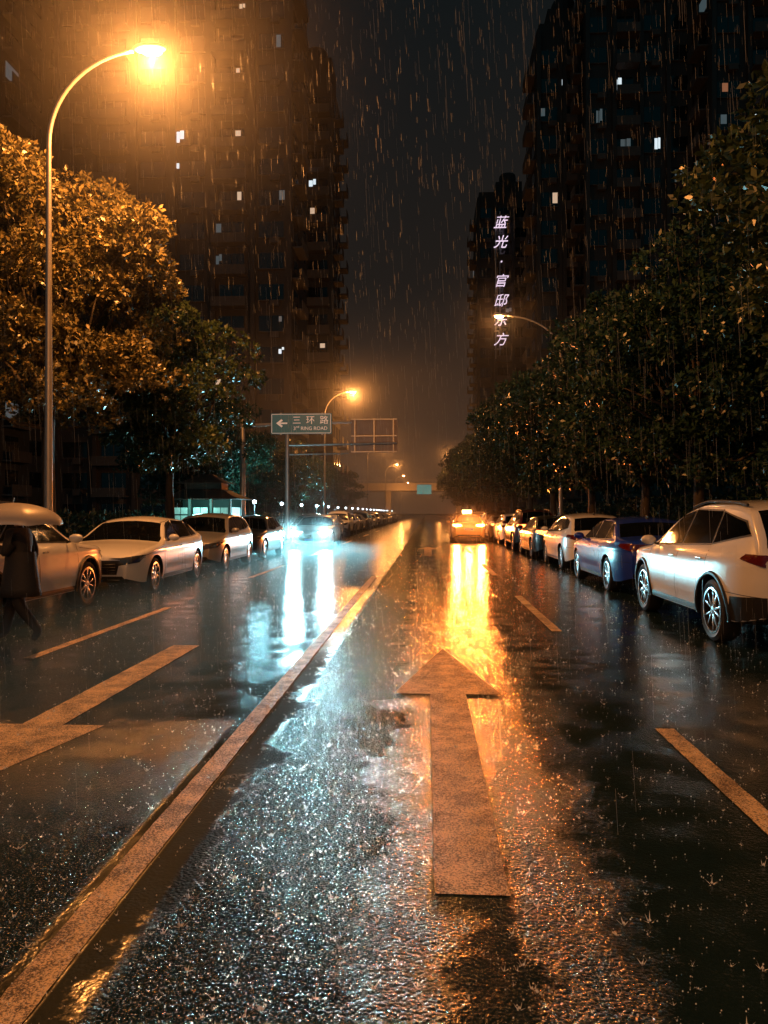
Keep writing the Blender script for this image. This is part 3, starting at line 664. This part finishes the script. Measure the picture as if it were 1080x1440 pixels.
# ------------------------------------------------------------------ rain
M_rain=mat('rain_water',(.5,.53,.57),.4,var=.02)
q=MB(); rr=random.Random(3)
for i in range(7000):
    y=2.5+27*rr.random()**.8; x=rr.uniform(-.62,.56)*y-.06*y; z=rr.uniform(.2,2+.75*y); l=rr.uniform(.08,.32); r_=(.00018+.00004*y)*rr.uniform(.4,1.1); sl=.05+rr.uniform(-.02,.02)
    q.add([(x-r_,y,z),(x+r_,y-r_,z),(x,y+r_,z),(x-r_-l*sl,y,z+l),(x+r_-l*sl,y-r_,z+l),(x-l*sl,y+r_,z+l)],[(0,1,4,3),(1,2,5,4),(2,0,3,5)])
q.obj('rain',[M_rain])
M_spl=mat('splash_water',(.93,.96,.98),.12,var=.02)
q=MB()
def drop(c,r):
    x,y,z=c; q.add([(x+r,y,z),(x,y+r,z),(x-r,y,z),(x,y-r,z),(x,y,z+r*1.5),(x,y,z-r)],[(0,1,4),(1,2,4),(2,3,4),(3,0,4),(1,0,5),(2,1,5),(3,2,5),(0,3,5)])
for i in range(8500):
    y=2.0+22*rr.random()**1.2; x=rr.uniform(-.62,.50)*y-.04*y
    if x<-6.8 or x>5.2: continue
    big=rr.random()<.10
    sc=rr.uniform(.3,.8)*(1.9 if big else 1)*(1+.05*y)
    drop((x,y,.007*sc),.0036*sc)
    if big or rr.random()<.22:
        n=rr.randint(3,6); a0=rr.uniform(0,6.28)
        for k_ in range(n):
            a=a0+k_*6.28/n+rr.uniform(-.5,.5); r0=.004*sc; r1=rr.uniform(.008,.022)*sc; z1=rr.uniform(.003,.018)*sc+.003; t_=.0012*sc
            cx,cy=math.cos(a),math.sin(a)
            q.add([(x+cx*r0-cy*t_,y+cy*r0+cx*t_,.0045),(x+cx*r0+cy*t_,y+cy*r0-cx*t_,.0045),(x+cx*r1,y+cy*r1,z1)],[(0,1,2)])
            if rr.random()<.6: drop((x+cx*r1*1.4,y+cy*r1*1.4,z1+.003),rr.uniform(.0012,.0024)*sc)
q.obj('rain_splashes',[M_spl])
def fogbox(name,c,d,dens,g_):
    m=bpy.data.materials.new(name); m.use_nodes=True; N,L=nodes(m); N.remove(N['Principled BSDF'])
    v=N.new('ShaderNodeVolumeScatter'); v.inputs['Density'].default_value=dens; v.inputs['Anisotropy'].default_value=g_; L.new(v.outputs[0],N['Material Output'].inputs['Volume'])
    v.inputs['Color'].default_value=(.6,.95,1,1) if 'splash' in name else (.8,.8,.8,1)
    q=MB(); q.box(c,d); q.obj(name,[m])
fogbox('street_mist',(-3,130,5.5),(24,190,13),.0035,.3)
fogbox('splash_tint_haze',(-4.2,17,.16),(5.2,28,.44),.035,.5)  # teal-tinted haze box added to give the left lane a cool glow
# ------------------------------------------------------------------ pedestrian
M_coat=mat('dark_coat',(.02,.021,.025),.7,bump=.4,bscale=40); M_trou=mat('dark_trousers',(.01,.011,.014),.8); M_skin=mat('skin',(.42,.26,.18),.5,var=.08); M_hair=mat('black_hair',(.01,.008,.007),.5,bump=.6,bscale=90); M_shoe=mat('shoe',(.02,.02,.02),.4)
def skin(name,verts,edges,rad,mats,parent,sub=2,root=0,matfn=None):
    me=bpy.data.meshes.new(name); me.from_pydata(verts,edges,[]); o=bpy.data.objects.new(name,me); link(o)
    sm=o.modifiers.new('s','SKIN'); sm.use_smooth_shade=True
    for i,r_ in enumerate(rad): 
        sv=me.skin_vertices[0].data[i]; sv.radius=(r_,r_); sv.use_root=(i==root)
    ss=o.modifiers.new('u','SUBSURF'); ss.levels=sub; ss.render_levels=sub
    bpy.context.view_layer.update(); dg=bpy.context.evaluated_depsgraph_get(); m2=bpy.data.meshes.new_from_object(o.evaluated_get(dg)); bpy.data.objects.remove(o)
    m2.materials.clear()
    for m in mats: m2.materials.append(m)
    for p in m2.polygons:
        p.use_smooth=True; p.material_index=matfn(p.center) if matfn else 0
    o=bpy.data.objects.new(name,m2); return link(o,parent)
ep=empty('pedestrian_with_umbrella',(-4.66,8.25,0))
try:
    V=[(0,0,.84),(0,0,.98),(-.01,0,1.12),(-.015,0,1.25),(-.02,0,1.33),(-.03,0,1.40),
       (0,.085,.80),(-.16,.09,.45),(-.24,.09,.10),(-.36,.09,.045),
       (0,-.085,.80),(.03,-.09,.45),(.26,-.09,.17),(.20,-.09,.05),
       (-.01,.17,1.27),(.05,.21,1.05),(.0,.22,.84),
       (-.01,-.17,1.27),(-.06,-.21,1.04),(-.20,-.10,1.12)]
    E=[(0,1),(1,2),(2,3),(3,4),(4,5),(0,6),(6,7),(7,8),(8,9),(0,10),(10,11),(11,12),(12,13),(3,14),(14,15),(15,16),(3,17),(17,18),(18,19)]
    Rr=[.14,.125,.135,.13,.06,.05,.10,.068,.05,.04,.10,.068,.05,.04,.075,.055,.035,.075,.055,.035]
    skin('body',V,E,Rr,[M_coat,M_trou,M_shoe,M_skin],ep,2,0,lambda c: 2 if c.z<.10 else (1 if c.z<.72 else (3 if c.z>1.355 else 0)))
    q=MB(); prof=[(.155,1.06),(.165,.92),(.185,.78),(.205,.64),(.215,.55),(.205,.55),(.19,.66)]
    q.lathe(prof,28,0,Matrix.Diagonal((1.05,.95,1,1))); q.obj('coat_skirt',[M_coat],ep,True)
    q=MB(); hc=(-.045,0,1.475)
    q.ell(hc,(.088,.072,.11),0,20,16); q.ell((-.132,0,1.465),(.018,.012,.02),0,8,6); q.ell((-.118,0,1.425),(.014,.024,.008),2,8,6)
    for s in (-1,1):
        q.ell((-.117,s*.03,1.485),(.010,.014,.008),1,8,6); q.ell((-.04,s*.073,1.47),(.018,.010,.03),0,8,6)
    q.ell((-.02,0,1.50),(.092,.08,.105),1,20,16); q.obj('head',[M_skin,M_hair,mat('lips',(.35,.12,.1),.5)],ep,True)
    def hand(base,dirv,name,grip):
        b0=Vector(base); d=Vector(dirv).normalized(); up=Vector((0,0,1)) if abs(d.z)<.8 else Vector((1,0,0)); s=d.cross(up).normalized(); n=s.cross(d)
        V=[b0,b0+d*.04]; E=[(0,1)]; Rr=[.022,.024]
        for i,(o_,l_) in enumerate(((-.028,.060),(-.010,.070),(.010,.066),(.028,.052))):
            k0=b0+d*.07+n*o_; c=s if grip else s*.3
            p1=k0+d*l_*.35; p2=p1+(d*.3+c*.7)*l_*.4; p3=p2+(c*.6-d*.3*grip)*l_*.4
            j=len(V); V+=[k0,p1,p2,p3]; E+=[(1,j),(j,j+1),(j+1,j+2),(j+2,j+3)]; Rr+=[.011,.0095,.0085,.0075]
        j=len(V); t0=b0+d*.03+n*.03; V+=[t0,t0+n*.022+d*.02,t0+n*.02+d*.045+s*.015]; E+=[(1,j),(j,j+1),(j+1,j+2)]; Rr+=[.012,.010,.0085]
        skin(name,[tuple(v_) for v_ in V],E,Rr,[M_skin],ep,1)
    hand((-.20,-.10,1.12),(-1,.3,.4),'hand_holding_umbrella',1); hand((.0,.22,.84),(-.05,0,-1),'relaxed_hand',0)
except Exception as ex:
    print('PERSON ERR',ex)
M_umb=bpy.data.materials.new('umbrella_canopy'); M_umb.use_nodes=True; N,L=nodes(M_umb); b=N['Principled BSDF']; b.inputs['Base Color'].default_value=(.62,.57,.52,1); b.inputs['Roughness'].default_value=.35
no=N.new('ShaderNodeTexNoise'); no.inputs['Scale'].default_value=120; bp=N.new('ShaderNodeBump'); bp.inputs['Strength'].default_value=.2; L.new(no.outputs[0],bp.inputs['Height']); L.new(bp.outputs[0],b.inputs['Normal'])
t=N.new('ShaderNodeBsdfTranslucent'); t.inputs[0].default_value=(.6,.5,.42,1); mx=N.new('ShaderNodeMixShader'); mx.inputs[0].default_value=.3; L.new(b.outputs[0],mx.inputs[1]); L.new(t.outputs[0],mx.inputs[2]); L.new(mx.outputs[0],N['Material Output'].inputs['Surface'])
q=MB(); n=64; rings=10; vs=[];fs=[]
for j in range(rings+1):
    t_=j/rings
    for i in range(n):
        a=2*math.pi*i/n; ph=abs(math.sin(4*a)); r_=.54*math.sin(t_*math.pi/2*.98)*(1-.06*ph*t_**2); z=1.36+.26*math.cos(t_*math.pi/2)-.012*ph*t_+.03*ph*t_**4
        vs.append((-.06+r_*math.cos(a),-.03+r_*math.sin(a),z))
for j in range(rings):
    for i in range(n): a=j*n+i;b_=j*n+(i+1)%n; fs.append((a,a+n,b_+n,b_))
q.add(vs,fs,0); q.obj('umbrella_canopy',[M_umb],ep,True)
q=MB(); q.tube([(-.06,-.03,1.68),(-.10,-.045,1.45),(-.25,-.09,1.12),(-.27,-.095,1.06)],[.005,.006,.007,.012],8)
for k_ in range(8):
    a=math.pi/4*k_; q.tube([(-.06+.53*math.sin(t_*1.54)*math.cos(a),-.03+.53*math.sin(t_*1.54)*math.sin(a),1.352+.26*math.cos(t_*math.pi/2)) for t_ in (0,.33,.66,1)],.003,5)
q.obj('umbrella_frame',[M_metal],ep)
print('OBJ',len(scene.objects))
